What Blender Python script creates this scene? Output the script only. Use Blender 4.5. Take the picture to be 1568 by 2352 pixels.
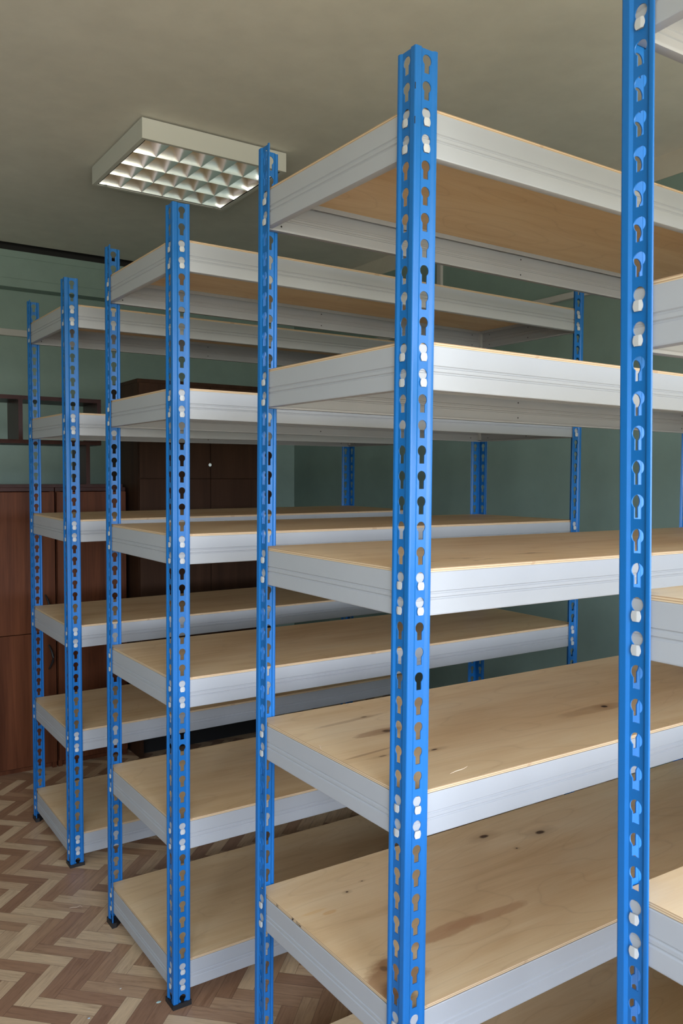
import bpy, bmesh, math, random
from mathutils import Vector, Matrix, Euler
from mathutils.geometry import tessellate_polygon

for o in list(bpy.data.objects):
    bpy.data.objects.remove(o, do_unlink=True)
S = bpy.context.scene
C = S.collection
PI = math.pi

# ------------------------------------------------------------------ camera
# world frame: x = along the racks towards the right wall, y = towards the back wall, z up (metres)
CAM_H = 1.3344
CAM_YAW = -0.592
CAM_PITCH = -0.0405
CAM_ROLL = 0.00198
cd = bpy.data.cameras.new('camera')
cam = bpy.data.objects.new('camera', cd)
C.objects.link(cam)
cd.sensor_fit = 'VERTICAL'
cd.sensor_height = 22.3
cd.sensor_width = 14.9
cd.lens = 1904.13 / 2352 * 22.3
cd.clip_start = 0.02
cd.dof.use_dof = True
cd.dof.focus_distance = 1.7
cd.dof.aperture_fstop = 9.0
cam.matrix_world = (Matrix.Translation((0, 0, CAM_H)) @ Matrix.Rotation(CAM_YAW, 4, 'Z')
                    @ Matrix.Rotation(PI / 2 + CAM_PITCH, 4, 'X') @ Matrix.Rotation(CAM_ROLL, 4, 'Z'))
S.camera = cam

# ------------------------------------------------------------------ exposure
S.view_settings.view_transform = 'Standard'
S.view_settings.look = 'None'
S.view_settings.gamma = 1.0
S.view_settings.use_curve_mapping = False
S.view_settings.exposure = -0.12

# ------------------------------------------------------------------ room dimensions
HC = 2.682            # ceiling height
XR, XL = 3.07, -2.9   # right and left wall
YB, YF = 5.18, -0.85  # back wall, window wall
WINDOWS = [(-2.75, -1.45, 0.80, 2.10), (-1.15, 0.65, 0.80, 2.10), (0.95, 2.75, 0.80, 2.10)]

# ------------------------------------------------------------------ daylight
SKY_STRENGTH = 21.0
w = bpy.data.worlds.new('daylight')
S.world = w
w.use_nodes = True
nt = w.node_tree
nt.nodes.clear()
n_out = nt.nodes.new('ShaderNodeOutputWorld')
n_bg = nt.nodes.new('ShaderNodeBackground')
n_tc = nt.nodes.new('ShaderNodeTexCoord')
n_sep = nt.nodes.new('ShaderNodeSeparateXYZ')
n_map = nt.nodes.new('ShaderNodeMapRange')
n_map.inputs['From Min'].default_value = -1
n_map.inputs['From Max'].default_value = 1
n_ramp = nt.nodes.new('ShaderNodeValToRGB')
el = n_ramp.color_ramp.elements
el[0].position = 0.0
el[0].color = (0.42, 0.39, 0.31, 1)
el[1].position = 1.0
el[1].color = (0.5, 0.66, 1.0, 1)
e = el.new(0.485); e.color = (0.50, 0.48, 0.40, 1)
e = el.new(0.515); e.color = (0.86, 0.92, 1.0, 1)
e = el.new(0.65); e.color = (0.78, 0.87, 1.0, 1)
nt.links.new(n_tc.outputs['Generated'], n_sep.inputs[0])
nt.links.new(n_sep.outputs['Z'], n_map.inputs['Value'])
nt.links.new(n_map.outputs[0], n_ramp.inputs[0])
nt.links.new(n_ramp.outputs[0], n_bg.inputs['Color'])
n_bg.inputs['Strength'].default_value = SKY_STRENGTH
nt.links.new(n_bg.outputs[0], n_out.inputs[0])
# light portals: they add no light, they only guide the sky sampling through the window openings
for (x0, x1, z0, z1) in WINDOWS:
    ld = bpy.data.lights.new('window_portal', 'AREA')
    ld.shape = 'RECTANGLE'
    ld.size = x1 - x0
    ld.size_y = z1 - z0
    ld.cycles.is_portal = True
    lo = bpy.data.objects.new('window_portal', ld)
    lo.location = ((x0 + x1) / 2, YF - 0.1, (z0 + z1) / 2)
    lo.rotation_euler = (PI / 2, 0, 0)      # shines along +y, into the room
    C.objects.link(lo)

# ------------------------------------------------------------------ helpers
def mesh_obj(name, verts, faces, mats, parent=None, loc=(0, 0, 0), rot=(0, 0, 0), smooth=None, midx=None):
    me = bpy.data.meshes.new(name)
    me.from_pydata([tuple(v) for v in verts], [], faces)
    for m in (mats if isinstance(mats, (list, tuple)) else [mats]):
        me.materials.append(m)
    if midx:
        for p, i in zip(me.polygons, midx):
            p.material_index = i
    me.update()
    if smooth is not None:
        for p in me.polygons:
            p.use_smooth = True
        me.set_sharp_from_angle(angle=math.radians(smooth))
    return link(name, me, parent, loc, rot)

def link(name, me, parent=None, loc=(0, 0, 0), rot=(0, 0, 0)):
    o = bpy.data.objects.new(name, me)
    o.location = loc
    o.rotation_euler = rot
    C.objects.link(o)
    if parent:
        o.parent = parent
    return o

def empty(name, label, cat, loc=(0, 0, 0), rot=(0, 0, 0), group=None):
    o = bpy.data.objects.new(name, None)
    o.empty_display_size = 0.1
    o.location = loc
    o.rotation_euler = rot
    C.objects.link(o)
    tag(o, label, cat, group)
    return o

def tag(o, label, cat, group=None):
    o['label'] = label
    o['category'] = cat
    if group:
        o['group'] = group
    return o

def struct(o):
    o['kind'] = 'structure'
    return o

class MB:
    """collects shapes into one mesh"""
    def __init__(s):
        s.v = []; s.f = []; s.m = []
    def add(s, v, f, m=0, M=None):
        b = len(s.v)
        if M is not None:
            v = [M @ Vector(p) for p in v]
        s.v += [tuple(p) for p in v]
        s.f += [tuple(i + b for i in q) for q in f]
        s.m += [m] * len(f)
    def box(s, x0, x1, y0, y1, z0, z1, m=0, bev=0.0):
        if bev <= 0:
            v = [(x, y, z) for z in (z0, z1) for y in (y0, y1) for x in (x0, x1)]
            s.add(v, [(0, 2, 3, 1), (4, 5, 7, 6), (0, 1, 5, 4), (2, 6, 7, 3), (0, 4, 6, 2), (1, 3, 7, 5)], m)
            return
        bm = bmesh.new()
        bmesh.ops.create_cube(bm, size=1)
        for q in bm.verts:
            q.co = Vector(((x0 + x1) / 2 + q.co.x * (x1 - x0), (y0 + y1) / 2 + q.co.y * (y1 - y0), (z0 + z1) / 2 + q.co.z * (z1 - z0)))
        bmesh.ops.bevel(bm, geom=bm.edges[:], offset=bev, segments=2, profile=0.5, affect='EDGES')
        bm.verts.index_update()
        s.add([q.co.copy() for q in bm.verts], [[q.index for q in f.verts] for f in bm.faces], m)
        bm.free()
    def tube(s, pts, r, n=8, m=0):
        rings = []
        P = [Vector(p) for p in pts]
        for i, p in enumerate(P):
            t = (P[min(i + 1, len(P) - 1)] - P[max(i - 1, 0)]).normalized()
            u = t.cross(Vector((0, 0, 1)))
            if u.length < 1e-3:
                u = t.cross(Vector((1, 0, 0)))
            u.normalize(); w_ = t.cross(u)
            rr = r[i] if isinstance(r, (list, tuple)) else r
            rings.append([p + (u * math.cos(2 * PI * k / n) + w_ * math.sin(2 * PI * k / n)) * rr for k in range(n)])
        v = [q for ring in rings for q in ring]
        f = [(i * n + k, i * n + (k + 1) % n, (i + 1) * n + (k + 1) % n, (i + 1) * n + k) for i in range(len(P) - 1) for k in range(n)]
        f += [tuple(range(n))[::-1], tuple(range((len(P) - 1) * n, len(P) * n))]
        s.add(v, f, m)
    def build(s, name, mats, parent=None, loc=(0, 0, 0), rot=(0, 0, 0), smooth=None):
        return mesh_obj(name, s.v, s.f, mats, parent, loc, rot, smooth, s.m)

# ------------------------------------------------------------------ materials
def new_mat(name):
    m = bpy.data.materials.new(name)
    m.use_nodes = True
    t = m.node_tree
    b = t.nodes['Principled BSDF']
    return m, t, b

def N(t, kind, **kw):
    n = t.nodes.new(kind)
    for k, v in kw.items():
        if k.startswith('i_'):
            n.inputs[k[2:].replace('_', ' ')].default_value = v
        else:
            setattr(n, k, v)
    return n

def mixc(t, fac, a, b, mode='MIX'):
    n = t.nodes.new('ShaderNodeMix')
    n.data_type = 'RGBA'
    n.blend_type = mode
    for sock, val in ((n.inputs[0], fac), (n.inputs[6], a), (n.inputs[7], b)):
        if hasattr(val, 'is_linked') or isinstance(val, bpy.types.NodeSocket):
            t.links.new(val, sock)
        elif isinstance(val, (tuple, list)):
            sock.default_value = (*val[:3], 1)
        else:
            sock.default_value = val
    return n.outputs[2]

def mathn(t, op, a, b=None, c=None, clamp=False):
    n = t.nodes.new('ShaderNodeMath')
    n.operation = op
    n.use_clamp = clamp
    for i, v in enumerate((a, b, c)):
        if v is None:
            continue
        if isinstance(v, bpy.types.NodeSocket):
            t.links.new(v, n.inputs[i])
        else:
            n.inputs[i].default_value = v
    return n.outputs[0]

def noise(t, vec, scale, detail=4, rough=0.55, dist=0.0, w=None):
    n = t.nodes.new('ShaderNodeTexNoise')
    if w is not None:
        n.noise_dimensions = '4D'
        t.links.new(w, n.inputs['W'])
    n.inputs['Scale'].default_value = scale
    n.inputs['Detail'].default_value = detail
    n.inputs['Roughness'].default_value = rough
    n.inputs['Distortion'].default_value = dist
    t.links.new(vec, n.inputs['Vector'])
    return n.outputs['Fac']

def ramp(t, fac, stops):
    n = t.nodes.new('ShaderNodeValToRGB')
    el = n.color_ramp.elements
    el[0].position, el[0].color = stops[0][0], (*stops[0][1], 1)
    el[1].position, el[1].color = stops[-1][0], (*stops[-1][1], 1)
    for p, c_ in stops[1:-1]:
        e_ = el.new(p); e_.color = (*c_, 1)
    t.links.new(fac, n.inputs[0])
    return n.outputs[0]

def scaled(t, sc, kind='Object', rot=(0, 0, 0)):
    tc = t.nodes.new('ShaderNodeTexCoord')
    mp = t.nodes.new('ShaderNodeMapping')
    mp.inputs['Scale'].default_value = sc
    mp.inputs['Rotation'].default_value = rot
    t.links.new(tc.outputs[kind], mp.inputs['Vector'])
    return mp.outputs[0]

def seed_socket(t):
    a = t.nodes.new('ShaderNodeAttribute')
    a.attribute_type = 'OBJECT'
    a.attribute_name = 'grain'
    return a.outputs['Fac']

def bump(t, b, h, strength=0.2, dist=0.001):
    n = t.nodes.new('ShaderNodeBump')
    n.inputs['Strength'].default_value = strength
    n.inputs['Distance'].default_value = dist
    t.links.new(h, n.inputs['Height'])
    t.links.new(n.outputs[0], b.inputs['Normal'])

def plain(name, col, rough=0.5, metal=0.0, spec=0.5, var=0.0, vscale=6, bmp=0.0, bscale=300):
    m, t, b = new_mat(name)
    b.inputs['Base Color'].default_value = (*col, 1)
    b.inputs['Roughness'].default_value = rough
    b.inputs['Metallic'].default_value = metal
    b.inputs['Specular IOR Level'].default_value = spec
    v = scaled(t, (1, 1, 1))
    if var > 0:
        nz = noise(t, v, vscale)
        lo = tuple(c_ * (1 - var) for c_ in col); hi = tuple(min(1, c_ * (1 + var)) for c_ in col)
        t.links.new(ramp(t, nz, [(0.3, lo), (0.7, hi)]), b.inputs['Base Color'])
    if bmp > 0:
        bump(t, b, noise(t, v, bscale, 2), bmp, 0.0004)
    return m

BLUE = plain('blue_powder_coat', (0.007, 0.130, 0.41), 0.38, 0, 0.4, bmp=0.25, bscale=900)
WHITE = plain('light_grey_enamel', (0.362, 0.375, 0.402), 0.40, 0, 0.45, var=0.03, vscale=4, bmp=0.1, bscale=700)
BRACKET = plain('bracket_grey_enamel', (0.50, 0.51, 0.52), 0.38, 0, 0.5)
BLACKP = plain('black_plastic', (0.012, 0.012, 0.014), 0.5)
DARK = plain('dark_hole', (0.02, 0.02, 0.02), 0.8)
FIXW = plain('fixture_white_enamel', (0.62, 0.62, 0.58), 0.45)

def wall_paint(name, col, rough=0.55):
    m, t, b = new_mat(name)
    v = scaled(t, (1, 1, 1))
    n1 = noise(t, v, 1.3, 5, 0.6)
    n2 = noise(t, v, 9, 5, 0.6)
    f = mathn(t, 'ADD', mathn(t, 'MULTIPLY', n1, 0.6), mathn(t, 'MULTIPLY', n2, 0.4))
    t.links.new(ramp(t, f, [(0.3, tuple(c_ * 0.88 for c_ in col)), (0.7, tuple(min(1, c_ * 1.1) for c_ in col))]), b.inputs['Base Color'])
    b.inputs['Roughness'].default_value = rough
    bump(t, b, noise(t, v, 60, 4), 0.15, 0.002)
    return m

GREEN = wall_paint('green_wall_paint', (0.232, 0.325, 0.292), 0.5)
CEIL = wall_paint('ceiling_paint', (0.71, 0.69, 0.625), 0.75)
PLASTER = wall_paint('plaster_band', (0.60, 0.55, 0.47), 0.7)
DUCT = plain('duct_plastic', (0.50, 0.49, 0.48), 0.5)

def ply_mat(name, knots=(), streaks=(), tint=(1, 1, 1)):
    """birch plywood face; knots: (x, y, rx, ry, depth), streaks: (x, y, rx, ry, angle, depth) in board metres"""
    m, t, b = new_mat(name)
    sd = seed_socket(t)
    tc = t.nodes.new('ShaderNodeTexCoord')
    obj = tc.outputs['Object']
    def mp(sc):
        q = t.nodes.new('ShaderNodeMapping')
        q.inputs['Scale'].default_value = sc
        t.links.new(obj, q.inputs['Vector'])
        return q.outputs[0]
    broad = noise(t, mp((0.9, 3.2, 1)), 1.6, 3, 0.5, 0.6, sd)
    mid = noise(t, mp((1.0, 9, 1)), 2.2, 4, 0.55, 1.2, sd)
    fine = noise(t, mp((6, 160, 1)), 2.0, 3, 0.6, 0.0, sd)
    f = mathn(t, 'ADD', mathn(t, 'ADD', mathn(t, 'MULTIPLY', broad, 0.55), mathn(t, 'MULTIPLY', mid, 0.33)), mathn(t, 'MULTIPLY', fine, 0.12))
    T = lambda c_: tuple(x * y for x, y in zip(c_, tint))
    col = ramp(t, f, [(0.30, T((0.56, 0.36, 0.185))), (0.45, T((0.69, 0.485, 0.275))), (0.56, T((0.76, 0.57, 0.35))), (0.70, T((0.80, 0.64, 0.43)))])
    # tight figure lines
    wv = t.nodes.new('ShaderNodeTexNoise')
    wv.noise_dimensions = '4D'
    t.links.new(sd, wv.inputs['W'])
    t.links.new(mp((0.8, 3.4, 1)), wv.inputs['Vector'])
    wv.inputs['Scale'].default_value = 1.8
    wv.inputs['Detail'].default_value = 1.5
    rings = mathn(t, 'FRACT', mathn(t, 'MULTIPLY', wv.outputs['Fac'], 13))
    line = mathn(t, 'POWER', mathn(t, 'ABSOLUTE', mathn(t, 'SUBTRACT', mathn(t, 'MULTIPLY', rings, 2), 1)), 14)
    col = mixc(t, mathn(t, 'MULTIPLY', line, 0.16), col, T((0.30, 0.16, 0.075)))
    # fine pores
    pores = noise(t, mp((14, 420, 1)), 1.0, 2, 0.5, 0, sd)
    pf = mathn(t, 'MULTIPLY', mathn(t, 'GREATER_THAN', pores, 0.70), 0.12)
    col = mixc(t, pf, col, T((0.26, 0.14, 0.07)))
    dn = t.nodes.new('ShaderNodeTexNoise')
    dn.inputs['Scale'].default_value = 14
    dn.inputs['Detail'].default_value = 5
    dn.inputs['Roughness'].default_value = 0.65
    t.links.new(mp((0.7, 1.6, 1)), dn.inputs['Vector'])
    sepo = t.nodes.new('ShaderNodeSeparateXYZ')
    t.links.new(obj, sepo.inputs[0])
    def ellipse(x, y, rx, ry, ang=0.0, wob=0.6):
        dx = mathn(t, 'SUBTRACT', sepo.outputs['X'], x)
        dy = mathn(t, 'SUBTRACT', sepo.outputs['Y'], y)
        c_, s_ = math.cos(ang), math.sin(ang)
        u = mathn(t, 'ADD', mathn(t, 'MULTIPLY', dx, c_ / rx), mathn(t, 'MULTIPLY', dy, s_ / rx))
        v = mathn(t, 'ADD', mathn(t, 'MULTIPLY', dx, -s_ / ry), mathn(t, 'MULTIPLY', dy, c_ / ry))
        r = mathn(t, 'SQRT', mathn(t, 'ADD', mathn(t, 'MULTIPLY', u, u), mathn(t, 'MULTIPLY', v, v)))
        return mathn(t, 'ADD', r, mathn(t, 'MULTIPLY', mathn(t, 'SUBTRACT', dn.outputs['Fac'], 0.5), wob * 2))
    for (x, y, rx, ry, ang, dep, colr) in streaks:
        r = ellipse(x, y, rx, ry, ang, 0.7)
        fac = mathn(t, 'MULTIPLY', mathn(t, 'SUBTRACT', 1.1, r, clamp=True), 3.0, clamp=True)
        fac = mathn(t, 'MULTIPLY', fac, dep)
        fv = mathn(t, 'ADD', 0.7, mathn(t, 'MULTIPLY', mid, 0.6))
        col = mixc(t, mathn(t, 'MULTIPLY', fac, fv), col, colr)
    for (x, y, rx, ry, dep) in knots:
        halo = ellipse(x, y, rx * 4.0, ry * 3.0, 0, 0.5)
        hf = mathn(t, 'MULTIPLY', mathn(t, 'SUBTRACT', 1.0, halo, clamp=True), 0.55 * dep)
        col = mixc(t, hf, col, (0.27, 0.13, 0.055))
        r = ellipse(x, y, rx, ry, 0, 0.45)
        kf = mathn(t, 'MULTIPLY', mathn(t, 'MULTIPLY', mathn(t, 'SUBTRACT', 1.0, r, clamp=True), 2.2, clamp=True), dep)
        col = mixc(t, kf, col, (0.045, 0.018, 0.010))
    t.links.new(col, b.inputs['Base Color'])
    b.inputs['Roughness'].default_value = 0.55
    b.inputs['Specular IOR Level'].default_value = 0.35
    bump(t, b, fine, 0.08, 0.0006)
    return m

DKB = (0.20, 0.085, 0.035)
PLY = ply_mat('birch_ply_face')
PLY_A = ply_mat('birch_ply_face_heartwood',
                knots=[(0.581, 0.423, 0.016, 0.009, 0.9), (0.714, 0.366, 0.017, 0.009, 0.9), (0.153, 0.383, 0.004, 0.003, 1.0),
                       (0.206, 0.404, 0.003, 0.002, 0.8), (0.055, 0.125, 0.009, 0.010, 0.5), (0.601, 0.335, 0.003, 0.003, 1.0)],
                streaks=[(0.055, 0.095, 0.075, 0.050, 0.5, 0.75, (0.34, 0.175, 0.085)), (0.22, 0.157, 0.10, 0.019, 0.05, 0.70, (0.46, 0.25, 0.13)),
                         (0.34, 0.154, 0.095, 0.016, -0.05, 0.62, (0.47, 0.26, 0.135)), (0.03, 0.055, 0.045, 0.030, 0.6, 0.55, (0.22, 0.10, 0.045)),
                         (0.050, 0.352, 0.03, 0.006, 0.0, 0.45, (0.66, 0.38, 0.14)), (0.078, 0.335, 0.018, 0.006, 0.0, 0.55, (0.62, 0.33, 0.12))])
PLY_B = ply_mat('birch_ply_face_streaked',
                knots=[(0.182, 0.290, 0.014, 0.010, 0.75), (0.198, 0.392, 0.010, 0.005, 0.6), (0.697, 0.172, 0.010, 0.008, 1.0),
                       (0.187, 0.152, 0.009, 0.0035, 1.0), (0.085, 0.175, 0.010, 0.003, 0.6)],
                streaks=[(0.165, 0.292, 0.06, 0.014, 0.05, 0.5, (0.30, 0.15, 0.085)), (0.16, 0.385, 0.10, 0.007, 0.08, 0.35, (0.30, 0.16, 0.08)),
                         (0.075, 0.20, 0.06, 0.004, 0.1, 0.5, (0.25, 0.12, 0.06)), (0.66, 0.17, 0.10, 0.02, 0, 0.35, (0.30, 0.15, 0.07))])
PLY_C = ply_mat('birch_ply_face_flecked',
                knots=[(0.215, 0.104, 0.012, 0.0022, 0.9), (0.397, 0.118, 0.016, 0.0028, 0.9), (0.19, 0.115, 0.008, 0.0018, 0.7),
                       (0.24, 0.075, 0.014, 0.0018, 0.6), (0.20, 0.062, 0.008, 0.0018, 0.6), (0.12, 0.09, 0.010, 0.0018, 0.6)])
PLY_D = ply_mat('birch_ply_face_window_lit', knots=[(0.017, 0.482, 0.005, 0.007, 1.0)], tint=(1.05, 1.12, 1.2))  # paler tint puts the window light on the nearest boards into the colour

def ply_edge():
    m, t, b = new_mat('birch_ply_edge')
    tc = t.nodes.new('ShaderNodeTexCoord')
    sp = t.nodes.new('ShaderNodeSeparateXYZ')
    t.links.new(tc.outputs['Object'], sp.inputs[0])
    z = mathn(t, 'MULTIPLY', sp.outputs['Z'], 1 / 0.0030)
    fr = mathn(t, 'FRACT', z)
    band = mathn(t, 'GREATER_THAN', fr, 0.62)
    glue = mathn(t, 'GREATER_THAN', mathn(t, 'ABSOLUTE', mathn(t, 'SUBTRACT', fr, 0.5)), 0.44)
    nz = noise(t, scaled(t, (3, 3, 400)), 2, 3)
    c1 = mixc(t, band, (0.62, 0.47, 0.30), (0.40, 0.25, 0.14))
    c1 = mixc(t, mathn(t, 'MULTIPLY', glue, 0.45), c1, (0.20, 0.10, 0.055))
    nz2 = noise(t, scaled(t, (30, 30, 30)), 1, 3)
    c1 = mixc(t, mathn(t, 'MULTIPLY', mathn(t, 'GREATER_THAN', nz2, 0.66), 0.35), c1, (0.30, 0.17, 0.09))
    t.links.new(c1, b.inputs['Base Color'])
    b.inputs['Roughness'].default_value = 0.7
    return m
PLYE = ply_edge()

def brown_wood(name, lo, hi, rough=0.32, grain_axis='z', sc=1.0):
    m, t, b = new_mat(name)
    sd = seed_socket(t)
    if grain_axis == 'z':
        v = scaled(t, (18 * sc, 18 * sc, 1.2 * sc)); vf = scaled(t, (150, 150, 4))
    else:
        v = scaled(t, (1.2, 18, 18)); vf = scaled(t, (4, 150, 150))
    a = noise(t, v, 1.0, 4, 0.6, 0.6, sd)
    f_ = noise(t, vf, 1.0, 3, 0.6, 0, sd)
    f = mathn(t, 'ADD', mathn(t, 'MULTIPLY', a, 0.75), mathn(t, 'MULTIPLY', f_, 0.25))
    t.links.new(ramp(t, f, [(0.32, lo), (0.68, hi)]), b.inputs['Base Color'])
    b.inputs['Roughness'].default_value = rough
    b.inputs['Specular IOR Level'].default_value = 0.12
    return m
CABW = brown_wood('reddish_brown_laminate', (0.050, 0.015, 0.007), (0.150, 0.050, 0.022), 0.45)
CABD = brown_wood('dark_red_edge', (0.025, 0.007, 0.005), (0.050, 0.015, 0.011))
TALLW = brown_wood('brown_laminate', (0.030, 0.014, 0.008), (0.058, 0.027, 0.015), 0.55)
RAWW = brown_wood('raw_wood_leg', (0.20, 0.12, 0.06), (0.32, 0.20, 0.11), 0.6)
CHROME = plain('chrome', (0.75, 0.75, 0.75), 0.2, 1.0)

def floor_mat():
    m, t, b = new_mat('herringbone_vinyl')
    at = t.nodes.new('ShaderNodeAttribute'); at.attribute_name = 'plank_tone'
    uv = t.nodes.new('ShaderNodeUVMap')
    sp = t.nodes.new('ShaderNodeSeparateXYZ')
    t.links.new(uv.outputs[0], sp.inputs[0])
    tone = at.outputs['Fac']
    mp = t.nodes.new('ShaderNodeMapping'); mp.inputs['Scale'].default_value = (7, 70, 1)
    t.links.new(uv.outputs[0], mp.inputs['Vector'])
    w4 = mathn(t, 'MULTIPLY', tone, 37)
    g = noise(t, mp.outputs[0], 1.0, 5, 0.62, 1.4, w4)
    mp2 = t.nodes.new('ShaderNodeMapping'); mp2.inputs['Scale'].default_value = (25, 600, 1)
    t.links.new(uv.outputs[0], mp2.inputs['Vector'])
    g2 = noise(t, mp2.outputs[0], 1.0, 3, 0.6, 0, w4)
    base = ramp(t, tone, [(0.0, (0.30, 0.168, 0.102)), (0.40, (0.36, 0.210, 0.128)), (0.55, (0.42, 0.262, 0.160)), (0.70, (0.55, 0.385, 0.245)), (1.0, (0.63, 0.465, 0.300))])
    gm = mathn(t, 'ADD', mathn(t, 'MULTIPLY', g, 0.75), mathn(t, 'MULTIPLY', g2, 0.25))
    sh = ramp(t, gm, [(0.32, (0.66, 0.60, 0.56)), (0.5, (0.98, 0.97, 0.96)), (0.7, (1.18, 1.16, 1.12))])
    col = mixc(t, 1.0, base, sh, 'MULTIPLY')
    # joint lines
    x = mathn(t, 'ABSOLUTE', mathn(t, 'SUBTRACT', mathn(t, 'DIVIDE', sp.outputs['X'], PLK_L), 0.5))
    y = mathn(t, 'ABSOLUTE', mathn(t, 'SUBTRACT', mathn(t, 'DIVIDE', sp.outputs['Y'], PLK_W), 0.5))
    jx = mathn(t, 'GREATER_THAN', x, 0.5 - 0.0007 / PLK_L)
    jy = mathn(t, 'GREATER_THAN', y, 0.5 - 0.0007 / PLK_W)
    j = mathn(t, 'MULTIPLY', mathn(t, 'MAXIMUM', jx, jy), 0.55)
    col = mixc(t, j, col, (0.07, 0.035, 0.024))
    t.links.new(col, b.inputs['Base Color'])
    b.inputs['Roughness'].default_value = 0.40
    bump(t, b, g2, 0.06, 0.0005)
    return m
PLK_W = 0.0445
PLK_L = PLK_W * 4

# ------------------------------------------------------------------ room shell
def build_floor():
    verts, faces, uvs, tones = [], [], [], []
    rnd = random.Random(5)
    W_ = PLK_W
    c45 = math.cos(PI / 4)
    # plank frame: p along (1,-1)/sqrt2, q along (1,1)/sqrt2
    ox, oy = 0.611, 2.381
    def P(p, q):
        return (ox + (p + q) * c45 * W_, oy + (-p + q) * c45 * W_, 0.0)
    def add(p0, q0, lp, lq, along_p):
        x, y, _ = P(p0 + lp / 2, q0 + lq / 2)
        if not (XL - 0.2 < x < XR + 0.2 and YF - 0.2 < y < YB + 0.2):
            return
        b = len(verts)
        verts.extend([P(p0, q0), P(p0 + lp, q0), P(p0 + lp, q0 + lq), P(p0, q0 + lq)])
        faces.append((b, b + 1, b + 2, b + 3))
        L, W2 = PLK_L, W_
        off = 0.0
        if along_p:
            uvs.extend([(0, 0), (L, 0), (L, W2), (0, W2)])
        else:
            uvs.extend([(0, W2), (0, 0), (L, 0), (L, W2)])
        i = int(round(p0)) if along_p else int(round(q0))
        t_ = rnd.uniform(0.58, 1.0) if (i % 2 == 0) else rnd.uniform(0.0, 0.55)
        if rnd.random() < 0.26:
            t_ = rnd.random()
        tones.append(t_)
    R = 130
    for k in range(-R, R):          # period vectors (1,1) and (4,-4)
        for j in range(-40, 40):
            p0 = k + 4 * j; q0 = k - 4 * j
            # plank lying along p, then the one along q at its end
            add(p0, q0, 4, 1, True)
            add(p0 + 4, q0 - 3, 1, 4, False)
    me = bpy.data.meshes.new('floor')
    me.from_pydata(verts, [], faces)
    ul = me.uv_layers.new(name='UVMap')
    for i, u in enumerate(uvs):
        ul.data[i].uv = u
    at = me.attributes.new('plank_tone', 'FLOAT', 'FACE')
    for i, t_ in enumerate(tones):
        at.data[i].value = t_
    me.materials.append(floor_mat())
    me.update()
    return struct(link('floor', me))
build_floor()
mb = MB(); mb.box(XL - 0.3, XR + 0.3, YF - 0.3, YB + 0.3, -0.12, -0.002)
struct(mb.build('trim_1', DARK))          # screed under the vinyl

mb = MB(); mb.box(XL - 0.2, XR + 0.2, YF - 0.2, YB - 0.13, HC, HC + 0.1)
struct(mb.build('ceiling', CEIL))
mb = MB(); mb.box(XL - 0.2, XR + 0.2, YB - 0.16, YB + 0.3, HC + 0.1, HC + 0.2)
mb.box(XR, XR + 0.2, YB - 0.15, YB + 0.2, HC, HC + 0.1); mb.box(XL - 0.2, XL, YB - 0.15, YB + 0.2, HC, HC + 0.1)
struct(mb.build('trim_2', DARK))          # boxes closing the cavity above the beam, black to stand for its shade
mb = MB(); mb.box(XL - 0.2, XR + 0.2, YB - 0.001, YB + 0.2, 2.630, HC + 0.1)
struct(mb.build('trim_5', DARK))          # backing of the gap above the beam, its shade put in as black
mb = MB(); mb.box(XL - 0.2, XR + 0.2, YB, YB + 0.2, -0.05, 2.630)
struct(mb.build('wall_back', GREEN))
mb = MB(); mb.box(XR, XR + 0.2, YF - 0.2, YB, -0.05, 2.585)
struct(mb.build('wall_right', GREEN))
mb = MB(); mb.box(XR - 0.004, XR + 0.2, YF - 0.2, YB - 0.1, 2.585, HC)
struct(mb.build('trim_3', PLASTER))       # unpainted band under the ceiling
mb = MB(); mb.box(XL - 0.2, XL, YF - 0.2, YB, -0.05, HC)
struct(mb.build('wall_left', GREEN))
# window wall with openings
mb = MB()
xs = [XL]
for (x0, x1, z0, z1) in WINDOWS:
    mb.box(xs[-1], x0, YF - 0.3, YF, -0.05, HC)
    mb.box(x0, x1, YF - 0.3, YF, -0.05, z0)
    mb.box(x0, x1, YF - 0.3, YF, z1, HC)
    xs.append(x1)
mb.box(xs[-1], XR, YF - 0.3, YF, -0.05, HC)
struct(mb.build('wall_front', wall_paint('front_wall_paint', (0.25, 0.32, 0.28))))
for i, (x0, x1, z0, z1) in enumerate(WINDOWS):
    mb = MB()
    y0, y1 = YF - 0.16, YF - 0.11
    mb.box(x0, x0 + 0.06, y0, y1, z0, z1); mb.box(x1 - 0.06, x1, y0, y1, z0, z1)
    mb.box(x0 + 0.06, x1 - 0.06, y0, y1, z0, z0 + 0.06); mb.box(x0 + 0.06, x1 - 0.06, y0, y1, z1 - 0.06, z1)
    xm = (x0 + x1) / 2
    mb.box(xm - 0.035, xm + 0.035, y0, y1, z0 + 0.06, z1 - 0.06)
    struct(mb.build('window_%d' % (i + 1), FIXW))
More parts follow.
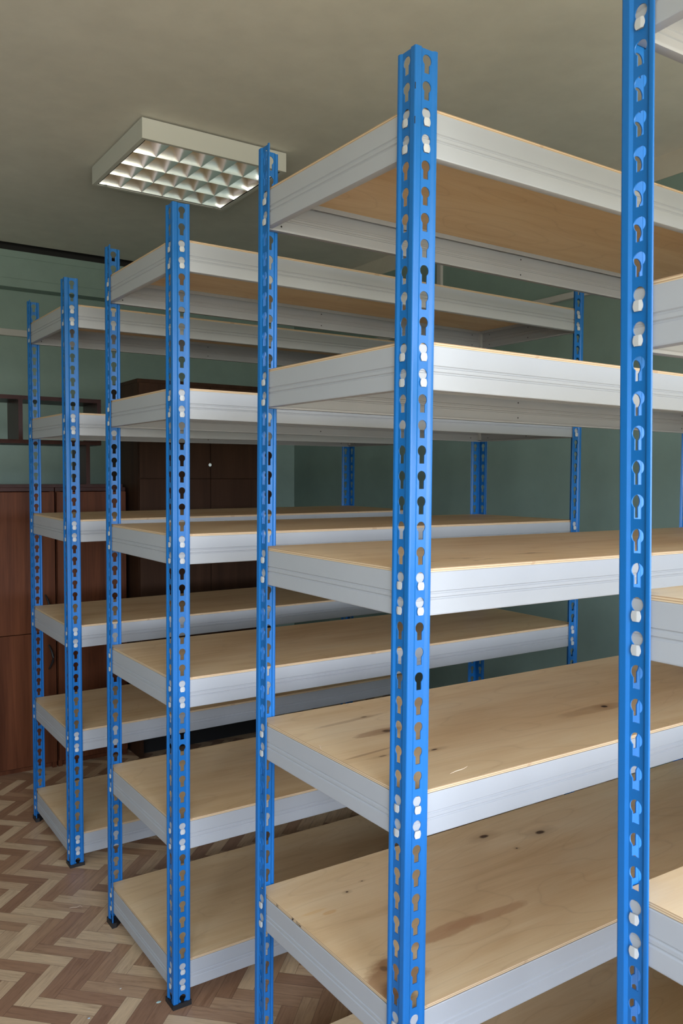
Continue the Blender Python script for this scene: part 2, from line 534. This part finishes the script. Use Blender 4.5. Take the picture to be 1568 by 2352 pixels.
# beam along the top of the back wall, with shallow board joints
mb = MB()
mb.box(XL, XR, YB - 0.10, YB, 2.437, 2.646)
mb.box(XL, XR, YB - 0.104, YB - 0.10, 2.487, 2.600)
mb.box(XL, XR, YB - 0.104, YB - 0.10, 2.607, 2.646)
mb.box(XL, XR, YB - 0.104, YB - 0.10, 2.437, 2.481)
struct(mb.build('trim_4', GREEN))
mb = MB(); mb.box(XL, XR - 0.02, YB - 0.02, YB, 2.169, 2.209, bev=0.003)
tag(mb.build('cable_duct', DUCT), 'grey cable duct running level along the back wall above the open shelf frames', 'cable duct', 'cable ducts on the walls')
mb = MB(); mb.box(XR - 0.02, XR, 0.2, YB - 0.02, 2.172, 2.202, bev=0.003)
tag(mb.build('cable_duct', DUCT), 'grey cable duct running level along the right wall behind the racks', 'cable duct', 'cable ducts on the walls')
mb = MB(); mb.box(XR - 0.018, XR, 3.556, 3.592, 2.204, 2.583, bev=0.003)
tag(mb.build('cable_duct', DUCT), 'short vertical cable duct dropping from the plaster band on the right wall', 'cable duct', 'cable ducts on the walls')

# ------------------------------------------------------------------ rack geometry
W = 0.0453          # flange width
LEN, DEP, HT = 1.494, 0.503, 2.0
PIT = 0.04
LEVELS = [2, 11, 20, 29, 38, 47]
REC = 0.0028        # recess of the slotted strip
TH = 0.0015
S0, S1 = 0.0156, 0.0350    # slotted strip from / to
HCX = 0.0252

def keyhole(zt):
    """outline of one keyhole, (s, z), counter-clockwise, circle on top"""
    r = 0.0086; hw = 0.0049; zc = zt - r; zb = zt - 0.0285
    a0 = math.asin(hw / r)
    pts = []
    n = 18
    st = -PI / 2 + a0; en = 3 * PI / 2 - a0
    for i in range(n + 1):
        a = st + (en - st) * i / n
        pts.append((HCX + r * math.cos(a), zc + r * math.sin(a)))
    pts.append((HCX - hw, zb)); pts.append((HCX + hw, zb))
    return pts

def post_mesh(zb=0.004):
    mb = MB()
    # cross-section of one flange outside line: (s, depth) along the flange
    bits = [(0.0030, 0.0), (0.0037, 0.0), (S0 - 0.0050, 0.0), (S0 - 0.0042, 0.0), (S0 - 0.0036, REC * 0.08), (S0 - 0.0006, REC * 0.92), (S0, REC)]
    bite = [(S1, REC), (S1 + 0.0006, REC * 0.92), (S1 + 0.0036, REC * 0.08), (S1 + 0.0042, 0.0), (S1 + 0.0050, 0.0), (W - 0.0034, 0.0), (W - 0.0026, 0.0), (W - 0.0010, 0.0004), (W, 0.0016)]
    # corner strip runs from flange y side, round the corner, to flange x side (outside line)
    R_ = 0.0030
    corner = []
    for i in range(0, 6):
        a = PI + (PI / 2) * i / 5      # from (0,R) to (R,0)
        corner.append((R_ + R_ * math.cos(a), R_ + R_ * math.sin(a)))
    out = [(d, s) for s, d in reversed(bits[1:])] + corner + [(s, d) for s, d in bits[1:]]
    def sheet(line, z0, z1):
        n = len(line)
        inn = []
        for i, p in enumerate(line):
            a = Vector(line[max(i - 1, 0)]); c_ = Vector(line[min(i + 1, n - 1)])
            t = (c_ - a).normalized()
            nrm = Vector((-t.y, t.x))    # left of the travel direction = inside
            inn.append((p[0] + nrm.x * TH, p[1] + nrm.y * TH))
        v = [(x, y, z) for (x, y) in line for z in (z0, z1)] + [(x, y, z) for (x, y) in inn for z in (z0, z1)]
        m = 2 * n
        f = []
        for i in range(n - 1):
            a, b_ = 2 * i, 2 * i + 2
            f.append((a, b_, b_ + 1, a + 1))
            f.append((m + a, m + a + 1, m + b_ + 1, m + b_))
            f.append((a, m + a, m + b_, b_))
            f.append((a + 1, b_ + 1, m + b_ + 1, m + a + 1))
        f.append((0, 1, m + 1, m)); e_ = 2 * (n - 1)
        f.append((e_, m + e_, m + e_ + 1, e_ + 1))
        mb.add(v, f)
    # travel from flange-y end to flange-x end: inside is on the left
    sheet(out, zb, HT)
    sheet([(s, d) for s, d in bite], zb, HT)
    sheet([(d, s) for s, d in reversed(bite)], zb, HT)
    # slotted strips
    def strip(flip):
        def put(verts2, faces, d):
            v = [((s, d, z) if not flip else (d, s, z)) for s, z in verts2]
            mb.add(v, faces)
        def cell(z0, z1, hole, notch=False):
            if notch:
                k = [q for q in hole if q[1] > z0]
                # keyhole cut off at the bottom: outline with an open slot
                r_in = [(S0, z1), (S0, z0), (HCX - 0.0049, z0)] + [q for q in reversed(k)] + [(HCX + 0.0049, z0), (S1, z0), (S1, z1)]
                loops = [r_in]
                rim = [(HCX - 0.0049, z0)] + [q for q in reversed(k)] + [(HCX + 0.0049, z0)]
            elif hole:
                loops = [[(S0, z0), (S1, z0), (S1, z1), (S0, z1)], hole[::-1]]
                rim = hole + [hole[0]]
            else:
                loops = [[(S0, z0), (S1, z0), (S1, z1), (S0, z1)]]
                rim = []
            flat = [p for l in loops for p in l]
            tris = tessellate_polygon([[Vector((a, b_, 0)) for a, b_ in l] for l in loops])
            put(flat, [tuple(t) for t in tris], REC)
            put(flat, [tuple(reversed(t)) for t in tris], REC + TH)
            if rim:
                n = len(rim)
                v = []
                for s, z in rim:
                    for d in (REC, REC + TH):
                        v.append((s, d, z) if not flip else (d, s, z))
                mb.add(v, [(2 * i, 2 * i + 2, 2 * i + 3, 2 * i + 1) for i in range(n - 1)])
        for k in range(50):
            zt = 1.992 - PIT * k
            z1 = zt + 0.0055; z0 = z1 - PIT
            if k == 0:
                cell(z1, HT, None)
            if zt - 0.0285 < zb + 0.001:
                cell(zb, z1, keyhole(zt), notch=True)
            else:
                cell(z0, z1, keyhole(zt))
        # end caps of strip
        for z in (zb, HT):
            v = [(S0, REC, z), (S1, REC, z), (S1, REC + TH, z), (S0, REC + TH, z)]
            if flip:
                v = [(b_, a, c_) for a, b_, c_ in v]
            mb.add(v, [(0, 1, 2, 3)])
    strip(False); strip(True)
    me = bpy.data.meshes.new('post')
    me.from_pydata(mb.v, [], mb.f)
    me.materials.append(BLUE)
    bm = bmesh.new(); bm.from_mesh(me)
    bmesh.ops.remove_doubles(bm, verts=bm.verts, dist=0.00002)
    bmesh.ops.recalc_face_normals(bm, faces=bm.faces)
    bm.to_mesh(me); bm.free()
    for p in me.polygons:
        p.use_smooth = True
    me.set_sharp_from_angle(angle=math.radians(30))
    return me

POST = {}
def get_post(zb):
    k = round(zb, 4)
    if k not in POST:
        POST[k] = post_mesh(k)
    return POST[k]

def cap_obj(parent, zlo, zb):
    """black plastic foot cap, from the floor (local z zlo) up to the post foot"""
    o_ = 0.0024
    out = [(-o_, -o_), (W + o_, -o_), (W + o_, 0.011), (0.011, W + o_), (-o_, W + o_)]
    zt = max(zb, zlo) + 0.0085
    v = [(x, y, zlo) for x, y in out] + [(x * 0.985 + 0.0003, y * 0.985 + 0.0003, zt) for x, y in out]
    n = len(out)
    f = [tuple(range(n))[::-1], tuple(range(n, 2 * n))] + [(i, (i + 1) % n, n + (i + 1) % n, n + i) for i in range(n)]
    return mesh_obj('foot_cap', v, f, BLACKP, parent)

# beam cross-section, outside line from bottom return up to the ledge: (depth, z)
BH = 0.070
def groove(zc):
    return [(0.0, zc - 0.0024), (0.0018, zc - 0.0007), (0.0018, zc + 0.0007), (0.0, zc + 0.0024)]
FACE = [(0.0, -BH + 0.0025), (0.0, -BH + 0.0032)] + groove(-0.0425) + groove(-0.0330) + [(0.0, -0.0020), (0.0, -0.0012), (0.0007, 0.0)]
BEAM_LINE = [(0.015, -BH + 0.004), (0.015, -BH), (0.0022, -BH), (0.0007, -BH + 0.0007)] + FACE + [(0.0022, 0.0), (0.0026, -0.0030), (0.019, -0.0030), (0.019, -0.013)]

def beam_mesh(length, face_trim, flange_trim):
    mb = MB()
    Y0 = 0.0041
    def sheet(line, x0, x1):
        n = len(line)
        inn = []
        for i, p in enumerate(line):
            a = Vector(line[max(i - 1, 0)]); c_ = Vector(line[min(i + 1, n - 1)])
            t = (c_ - a).normalized()
            nrm = Vector((t.y, -t.x))
            inn.append((p[0] + nrm.x * 0.0011, p[1] + nrm.y * 0.0011))
        m = 2 * n
        v = [(x, Y0 + d, z) for (d, z) in line for x in (x0, x1)] + [(x, Y0 + d, z) for (d, z) in inn for x in (x0, x1)]
        f = []
        for i in range(n - 1):
            a, b_ = 2 * i, 2 * i + 2
            f += [(a, a + 1, b_ + 1, b_), (m + a, m + b_, m + b_ + 1, m + a + 1), (a, b_, m + b_, m + a), (a + 1, m + a + 1, m + b_ + 1, b_ + 1)]
        f += [(0, m, m + 1, 1), (2 * n - 2, 2 * n - 1, m + 2 * n - 1, m + 2 * n - 2)]
        mb.add(v, f)
    sheet(BEAM_LINE, flange_trim, length - flange_trim)
    if face_trim < flange_trim:
        fl = [(0.0007, -BH + 0.0007)] + FACE
        sheet(fl, face_trim, flange_trim)
        sheet(fl, length - flange_trim, length - face_trim)
    # black discs colouring in the shade of punched holes on the inner face: two at mid-length and two near either end
    for x in (length / 2, 0.052, length - 0.052):
        for z in (-0.0175, -0.0555):
            v = [(x + 0.0021 * math.cos(a * PI / 4), Y0 + 0.00135, z + 0.0021 * math.sin(a * PI / 4)) for a in range(8)]
            mb.add(v, [tuple(range(8))[::-1]], 1)
    me = bpy.data.meshes.new('beam')
    me.from_pydata(mb.v, [], mb.f)
    me.materials.append(WHITE); me.materials.append(DARK)
    for p, i in zip(me.polygons, mb.m):
        p.material_index = i
        p.use_smooth = True
    me.update()
    bm = bmesh.new(); bm.from_mesh(me)
    bmesh.ops.remove_doubles(bm, verts=bm.verts, dist=0.00002)
    bm.to_mesh(me); bm.free()
    me.set_sharp_from_angle(angle=math.radians(28))
    return me
BEAM_LONG = beam_mesh(LEN, 0.0130, 0.0130)
BEAM_SHORT = beam_mesh(DEP, 0.0130, 0.0245)

def bracket_mesh(mirror):
    """end bracket with two hooks that stand in the keyholes; local frame of the beam's start corner"""
    mb = MB()
    yf = REC - 0.0028          # hook face just proud of the slotted strip
    for zt in (0.002, 0.002 - PIT):
        # neck through the circle
        zc = zt - 0.0190
        # head: wider than the slot, creased along a vertical line
        hw = 0.0068
        pts = [(-0.0045, -0.0095), (0.0045, -0.0095), (0.0064, -0.0060), (hw, -0.0030), (0.0062, -0.0002), (0.0048, 0.0030),
               (-0.0048, 0.0030), (-0.0062, -0.0002), (-hw, -0.0030), (-0.0064, -0.0060)]
        def yy(x):
            return yf - 0.0003 + (0.0011 * (x - 0.0018) / 0.005 if x > 0.0018 else 0.00012 * (0.0018 - x) / 0.0018)
        right = [(0.0018, -0.0095)] + [p for p in pts if p[0] > 0.0018] + [(0.0018, 0.0030)]
        left = [(0.0018, 0.0030), (-0.0048, 0.0030), (-0.0062, -0.0002), (-hw, -0.0030), (-0.0064, -0.0060), (-0.0045, -0.0095), (0.0018, -0.0095)]
        for part in (right, left):
            n = len(part)
            v = [(HCX + x, yy(x), zc + z) for x, z in part] + [(HCX + x, yy(x) + 0.0008, zc + z) for x, z in part]
            f = [tuple(range(n)), tuple(range(n, 2 * n))[::-1]] + [(i, n + i, n + (i + 1) % n, (i + 1) % n) for i in range(n)]
            mb.add(v, f)
        # neck joining head and bracket plate
        mb.box(HCX - 0.0042, HCX + 0.0042, yf + 0.0004, 0.0042, zc - 0.0070, zc + 0.0010)
    # plate lying against the inside of the post flange
    mb.box(0.0132, 0.0148, 0.0054, 0.0130, -BH + 0.006, -0.006)
    v = mb.v
    if mirror is not None:
        v = [(mirror - x, y, z) for x, y, z in v]
    me = bpy.data.meshes.new('end_bracket')
    me.from_pydata(v, [], mb.f)
    me.materials.append(BRACKET)
    bm = bmesh.new(); bm.from_mesh(me)
    bmesh.ops.recalc_face_normals(bm, faces=bm.faces)
    bm.to_mesh(me); bm.free()
    return me
BRK = {('L', 0): bracket_mesh(None), ('L', 1): bracket_mesh(LEN), ('S', 0): None, ('S', 1): bracket_mesh(DEP)}
BRK[('S', 0)] = BRK[('L', 0)]

def board_mesh():
    x0, x1, y0, y1 = 0.0072, LEN - 0.0072, 0.0072, DEP - 0.0072
    t = 0.0092
    v = [(x, y, z) for z in (0, t) for y in (y0, y1) for x in (x0, x1)]
    f = [(0, 2, 3, 1), (4, 5, 7, 6), (0, 1, 5, 4), (2, 6, 7, 3), (0, 4, 6, 2), (1, 3, 7, 5)]
    me = bpy.data.meshes.new('shelf_board')
    me.from_pydata(v, [], f)
    me.materials.append(PLY); me.materials.append(PLYE)
    for i, p in enumerate(me.polygons):
        p.material_index = 0 if i < 2 else 1
    me.update()
    return me
BOARD = board_mesh()

def text_mesh(parent, name, body, size, mat, M, depth=0.0001):
    cu = bpy.data.curves.new(name, 'FONT')
    cu.body = body
    cu.size = size
    cu.extrude = depth
    cu.offset = 0.00006
    tmp = bpy.data.objects.new(name, cu)
    C.objects.link(tmp)
    dg = bpy.context.evaluated_depsgraph_get()
    me = bpy.data.meshes.new_from_object(tmp.evaluated_get(dg))
    bpy.data.objects.remove(tmp)
    me.name = name
    me.transform(M)
    me.materials.clear(); me.materials.append(mat)
    o = link(name, me, parent)
    return o


GROUP_RACK = 'blue and grey boltless shelving racks standing in a row'
def rack(label, x0, y0, dth, lx, ly, zo, faces, seed, depth_board=None):
    root = empty('shelving_rack', label, 'shelving rack', (x0, y0, zo), (-ly, lx, dth), GROUP_RACK)
    corners = [(0, 0, 0.0), (0, DEP, -PI / 2), (LEN, 0, PI / 2), (LEN, DEP, PI)]
    for (cx, cy, rz) in corners:
        floor_z = -(zo - lx * cx - ly * cy)      # local height of the floor at this corner
        zb = max(0.004, floor_z + 0.0030)
        p = link('post', get_post(round(zb, 3)), root, (cx, cy, 0), (0, 0, rz))
        cap_obj(p, floor_z, round(zb, 3))
        if seed == 7 and (cx, cy) == (0, 0):
            for z_, h_ in ((1.934, 0.010), (1.882, 0.011)):
                mbc = MB(); mbc.box(0.0004, 0.0014, 0.0004, 0.0014, z_, z_ + h_)
                chip = mbc.build('scratch', DARK, p)
                chip['label'] = 'narrow dark scratch in the blue paint'
    rnd = random.Random(seed)
    for li, k in enumerate(LEVELS):
        zt = 1.990 - PIT * k
        for (kind, bx, by, rz) in (('L', 0, 0, 0), ('L', LEN, DEP, PI), ('S', 0, DEP, -PI / 2), ('S', LEN, 0, PI / 2)):
            b = link('beam', BEAM_LONG if kind == 'L' else BEAM_SHORT, root, (bx, by, zt), (0, 0, rz))
            for e_ in (0, 1):
                link('end_bracket', BRK[(kind, e_)], b)
        o = link('shelf_board', BOARD, root, (0, 0, zt - 0.0030))
        o['grain'] = rnd.uniform(0, 50)
        m = faces.get(li)
        if m is not None:
            me = BOARD.copy(); me.name = 'shelf_board'
            me.materials[0] = m
            o.data = me
        if m is PLY_A:
            INK = plain('black_marker', (0.01, 0.008, 0.012), 0.6)
            # handwriting on the left end edge of the board
            for body, y_, in (('5/5', 0.424), ('№', 0.362), ('(1)-5м', 0.346)):
                M = Matrix.Translation((0.0072 - 0.0001, y_, 0.0088)) @ Matrix(((0, 0, -1, 0), (-1, 0, 0, 0), (0, 1, 0, 0), (0, 0, 0, 1))) @ Matrix.Translation((0, -0.0055, 0))
                t_ = text_mesh(o, 'handwriting', body, 0.0068, INK, M)
                t_['label'] = 'black handwritten marking on the board edge'
    return root

rack('nearest shelving rack, standing closest at the right edge of the photo', 0.8112, 0.1181, -0.0290, -0.0028, 0.0098, 0.0091,
     {2: PLY_D, 4: PLY_D}, 11)
rack('large shelving rack whose full bare corner post stands right of centre', 0.8027, 1.0197, 0.0015, 0.0041, -0.0067, -0.0054,
     {2: PLY_C, 3: PLY_B, 4: PLY_A}, 7)
rack('middle shelving rack with its corner post rising under the ceiling lamp', 0.7840, 1.9154, 0.0043, 0.0026, -0.0055, -0.0001, {}, 3)
rack('farthest shelving rack, leftmost in the row, nearest the brown cabinets', 0.7877, 2.8254, 0.0030, -0.0033, -0.0119, -0.0034, {}, 19)

# ------------------------------------------------------------------ ceiling lamp
def lamp():
    x0, x1, y0, y1 = 1.134, 1.752, 3.020, 3.622
    z0, z1 = 2.600, HC
    cx, cy = (x0 + x1) / 2, (y0 + y1) / 2
    root = empty('ceiling_lamp', 'square white surface ceiling lamp with a mirrored louvre grid, unlit', 'ceiling lamp', (cx, cy, z1))
    hx, hy, H = (x1 - x0) / 2, (y1 - y0) / 2, z1 - z0
    rim = 0.016
    mb = MB()
    tp = -0.006
    mb.box(-hx, -hx + rim, -hy, hy, -H, tp); mb.box(hx - rim, hx, -hy, hy, -H, tp)
    mb.box(-hx + rim, hx - rim, -hy, -hy + rim, -H, tp); mb.box(-hx + rim, hx - rim, hy - rim, hy, -H, tp)
    mb.box(-hx + rim, hx - rim, -hy + rim, hy - rim, -0.010, tp)
    mb.build('housing', FIXW, root)
    mb = MB(); mb.box(-hx + 0.012, hx - 0.012, -hy + 0.012, hy - 0.012, tp, 0)  # inset black slab, colours in the shadow gap under the ceiling
    mb.build('gap_shade_base', BLACKP, root)
    mb = MB()   # thin black strip painting the shade of the gap between rim and louvre
    g = 0.006; a, b_ = hx - rim, hy - rim
    zz = -H + 0.003
    mb.box(-a, -a + g, -b_, b_, zz, zz + 0.01); mb.box(a - g, a, -b_, b_, zz, zz + 0.01)
    mb.box(-a + g, a - g, -b_, -b_ + g, zz, zz + 0.01); mb.box(-a + g, a - g, b_ - g, b_, zz, zz + 0.01)
    mb.build('gap_shade_strip', BLACKP, root)
    m, t, b = new_mat('mirror_aluminium')
    b.inputs['Base Color'].default_value = (0.94, 0.95, 0.96, 1)
    b.inputs['Metallic'].default_value = 1
    b.inputs['Roughness'].default_value = 0.22
    bump(t, b, noise(t, scaled(t, (400, 4, 4)), 1, 2), 0.05, 0.0005)
    a -= g; b_ -= g
    zl = -H + 0.004
    dep = 0.060
    ncell_y, ncell_x = 4, 6
    py, px = 2 * b_ / ncell_y, 2 * a / ncell_x
    def prof(hw_top, hw_bot, depth, n=7, pw=2.0):
        """concave wedge, pointing down: list (half width, z)"""
        out = []
        for i in range(n + 1):
            q = i / n
            out.append((hw_bot + (hw_top - hw_bot) * q ** pw, zl + depth * q))
        return out
    def wedge(name, p, axis, c_, s0, s1, cut=None):
        mbw = MB()
        line = [(-w_, z) for w_, z in reversed(p)] + [(w_, z) for w_, z in p]
        if cut == 'lo': line = [(w_, z) for w_, z in p]
        if cut == 'hi': line = [(-w_, z) for w_, z in reversed(p)]
        n = len(line)
        if axis == 'x':
            v = [(s, c_ + w_, z) for w_, z in line for s in (s0, s1)]
        else:
            v = [(c_ + w_, s, z) for w_, z in line for s in (s0, s1)]
        f = [(2 * i, 2 * i + 1, 2 * i + 3, 2 * i + 2) for i in range(n - 1)]
        mbw.add(v, f)
        return mbw
    pl = prof(py * 0.20, 0.0008, dep, pw=1.3)
    for j in range(ncell_y + 1):
        cut = 'lo' if j == 0 else ('hi' if j == ncell_y else None)
        wedge('l', pl, 'x', -b_ + j * py, -a, a, cut).build('long_reflector', m, root, smooth=40)
    pc = prof(px * 0.42, 0.0006, dep * 0.96, pw=1.0)
    for j in range(ncell_y):
        for i in range(1, ncell_x):
            wc = wedge('c', pc, 'y', -a + i * px, -b_ + j * py + 0.0008, -b_ + (j + 1) * py - 0.0008)
            wc.build('cross_blade', m, root, smooth=40)
    for xx, cut in ((-a, 'lo'), (a, 'hi')):
        wedge('e', prof(0.02, 0.0004, dep), 'y', xx, -b_, b_, cut).build('end_reflector', m, root, smooth=40)
    mb = MB(); mb.box(-a, a, -b_, b_, zl + dep, zl + dep + 0.002)
    mb.build('top_reflector', m, root)
    for (x, y) in ((-a + 0.03, b_ - 0.004), (a - 0.03, b_ - 0.004), (a - 0.004, -b_ + 0.10)):
        mb = MB(); mb.box(x - 0.005, x + 0.005, y - 0.002, y + 0.006, -H - 0.001, -H + 0.004, bev=0.0008)
        mb.build('spring_clip', CHROME, root)
lamp()

# ------------------------------------------------------------------ cabinets by the back
def cabinet(label, x0, x1, yf, depth, z1, doors, handles, body, edge, z_split=None, plinth=0.0, knob=False, group=None, top_edge=0.018):
    root = empty('cabinet', label, 'cabinet', (x0, yf, 0), group=group)
    Wd = x1 - x0
    t = 0.018
    mb = MB()
    mb.box(0, t, 0.0, depth, 0, z1 - t); mb.box(Wd - t, Wd, 0.0, depth, 0, z1 - t)
    mb.box(t, Wd - t, 0.02, depth, plinth, plinth + t)
    mb.box(t, Wd - t, depth - 0.006, depth, plinth + t, z1 - t)
    if z_split:
        mb.box(t, Wd - t, 0.02, depth, z_split - t / 2, z_split + t / 2)
    o = mb.build('body', body, root); o['grain'] = x0 * 3
    mb = MB(); mb.box(-0.002, Wd + 0.002, -0.004, depth, z1 - t, z1, bev=0.0015)
    o = mb.build('top_panel', edge, root); o['grain'] = x0 * 5
    if plinth > 0.03:
        mb = MB(); mb.box(t, Wd - t, 0.06, 0.075, 0, plinth)
        o = mb.build('plinth', BLACKP, root)
    for (dx0, dx1, dz0, dz1, hd) in doors:
        mb = MB(); mb.box(dx0 + 0.0015, dx1 - 0.0015, -0.018, -0.001, dz0 + 0.0015, dz1 - 0.0015, bev=0.001)
        d = mb.build('door', body, root); d['grain'] = x0 * 7 + dx0 * 11 + dz0
        if hd:
            kind, hx, hz = hd
            mb = MB()
            if kind == 'arc':
                pts = []
                for i in range(11):
                    q = i / 10
                    pts.append((hx + 0.012 * math.sin(PI * q) , -0.018 - 0.004 - 0.026 * math.sin(PI * q), hz - 0.055 + 0.11 * q))
                mb.tube(pts, [0.0035 + 0.002 * math.sin(PI * i / 10) for i in range(11)], 8)
                mb.build('handle', BLACKP, d, smooth=60)
            else:
                mb.tube([(hx, -0.018, hz), (hx, -0.030, hz), (hx, -0.036, hz)], [0.004, 0.005, 0.008], 10)
                mb.build('knob', CHROME, d, smooth=60)
    return root
CG = 'brown office cabinets along the back of the room'
cabinet('low brown two-tier cabinet at the left photo edge with dark arched handles', 0.30, 1.020, 3.868, 0.42, 1.291,
        [(0.0, 0.36, 0.03, 0.633, None), (0.36, 0.72, 0.03, 0.633, ('arc', 0.685, 0.520)), (0.0, 0.36, 0.633, 1.272, None), (0.36, 0.72, 0.633, 1.272, ('arc', 0.672, 0.750))],
        None, CABW, CABD, 0.633, 0.0, group=CG)
cabinet('low reddish brown cabinet between the left cabinet and the tall one', 1.028, 1.352, 3.868, 0.42, 1.291,
        [(0.0, 0.324, 0.03, 0.633, None), (0.0, 0.324, 0.633, 1.272, None)], None, CABW, CABD, 0.633, 0.0, group=CG)
cabinet('tall dark brown wardrobe with four doors and a small pale knob', 1.382, 2.109, 3.768, 0.42, 1.80,
        [(0.0, 0.3635, 0.10, 1.331, None), (0.3635, 0.727, 0.10, 1.331, None), (0.0, 0.3635, 1.331, 1.782, ('knob', 0.352, 1.399)), (0.3635, 0.727, 1.331, 1.782, None)],
        None, TALLW, TALLW, 1.331, 0.10, group=CG)

# open shelf frames standing on the low cabinets
def frame_unit():
    root = empty('open_shelf_frame', 'dark brown open two-tier shelf frame standing on the low cabinets', 'shelf', (0.30, 3.868, 1.291))
    t = 0.018; d = 0.22
    X = lambda a: a - 0.30
    mb = MB(); mb.box(0, X(1.342), 0, d, 0.0, 0.014)
    mb.build('bottom_panel', CABD, root)
    mb = MB(); mb.box(0, X(1.242), 0, d, 0.196, 0.196 + t)
    mb.build('middle_shelf', CABD, root)
    mb = MB(); mb.box(0, X(1.242), 0, d, 0.392, 0.392 + t)
    mb.build('top_panel', CABD, root)
    for a, z0, z1 in ((0.872, 0.214, 0.392), (1.224, 0.214, 0.392), (1.170, 0.014, 0.196), (0.30, 0.014, 0.196), (0.30, 0.214, 0.392)):
        mb = MB(); mb.box(X(a), X(a) + t, 0, d, z0, z1)
        mb.build('upright', CABD, root)
frame_unit()

# ------------------------------------------------------------------ small litter
mb = MB()
pts = [(0.0, 0.0, 0.001), (0.010, 0.001, 0.002), (0.022, 0.000, 0.002), (0.030, -0.003, 0.006), (0.033, -0.006, 0.009), (0.037, -0.004, 0.005), (0.040, 0.0, 0.002)]
v = []; f = []
for i, p in enumerate(pts):
    w_ = 0.0022 * math.sin(PI * (i + 0.6) / 7.4)
    v += [(p[0], p[1] - w_, p[2]), (p[0], p[1] + w_, p[2]), (p[0], p[1] + w_, p[2] + 0.0004), (p[0], p[1] - w_, p[2] + 0.0004)]
for i in range(len(pts) - 1):
    a = 4 * i
    for k in range(4):
        f.append((a + k, a + (k + 1) % 4, a + 4 + (k + 1) % 4, a + 4 + k))
f += [(3, 2, 1, 0), tuple(4 * (len(pts) - 1) + k for k in range(4))]
SHAV = plain('pale_shaving', (0.72, 0.55, 0.42), 0.7)
tag(mesh_obj('wood_shaving', v, f, SHAV, None, (0.708, 2.560, 0.0005), (0, 0, -0.45)), 'curled pale wood shaving lying on the herringbone floor', 'wood shaving')
def splinter(label, x, y, z, rz, L):
    mb = MB()
    mb.tube([(0, 0, 0.0006), (L * 0.35, 0.0015, 0.0012), (L * 0.7, -0.001, 0.0022), (L, 0.001, 0.0034)], [0.0002, 0.0006, 0.0005, 0.0002], 6)
    o = mb.build('wood_splinter', SHAV, None, (x, y, z), (0, 0, rz), smooth=60)
    tag(o, label, 'wood splinter', 'splinters on the shelf boards')
splinter('thin pale splinter at the long front edge of the fourth shelf', 0.925, 1.045, 0.835, 0.1, 0.045)
splinter('tiny upright splinter on the short left edge of the fourth shelf', 0.8120, 1.270, 0.835, 1.3, 0.018)
for i, (x, y, s_, lab) in enumerate(((0.765, 1.968, 0.0065, 'pale turquoise paint chip on the floor beside the middle rack post'),
                                   (0.5985, 2.003, 0.004, 'bluish paint chip on the floor near the bottom photo edge'),
                                   (0.703, 2.076, 0.0025, 'tiny white paint chip on a reddish floor plank'))):
    rr = random.Random(i)
    n = 6
    out = [(s_ * (0.7 + 0.5 * rr.random()) * math.cos(2 * PI * k / n), s_ * (0.7 + 0.5 * rr.random()) * 0.7 * math.sin(2 * PI * k / n)) for k in range(n)]
    v = [(a, b, 0) for a, b in out] + [(a * 0.85, b * 0.85, 0.0008) for a, b in out]
    f = [tuple(range(n))[::-1], tuple(range(n, 2 * n))] + [(k, (k + 1) % n, n + (k + 1) % n, n + k) for k in range(n)]
    tag(mesh_obj('paint_chip', v, f, plain('paint_chip_%d' % i, ((0.45, 0.62, 0.60), (0.40, 0.50, 0.62), (0.7, 0.7, 0.68))[i], 0.6), None, (x, y, 0.0003)), lab, 'paint chip', 'paint chips on the floor')
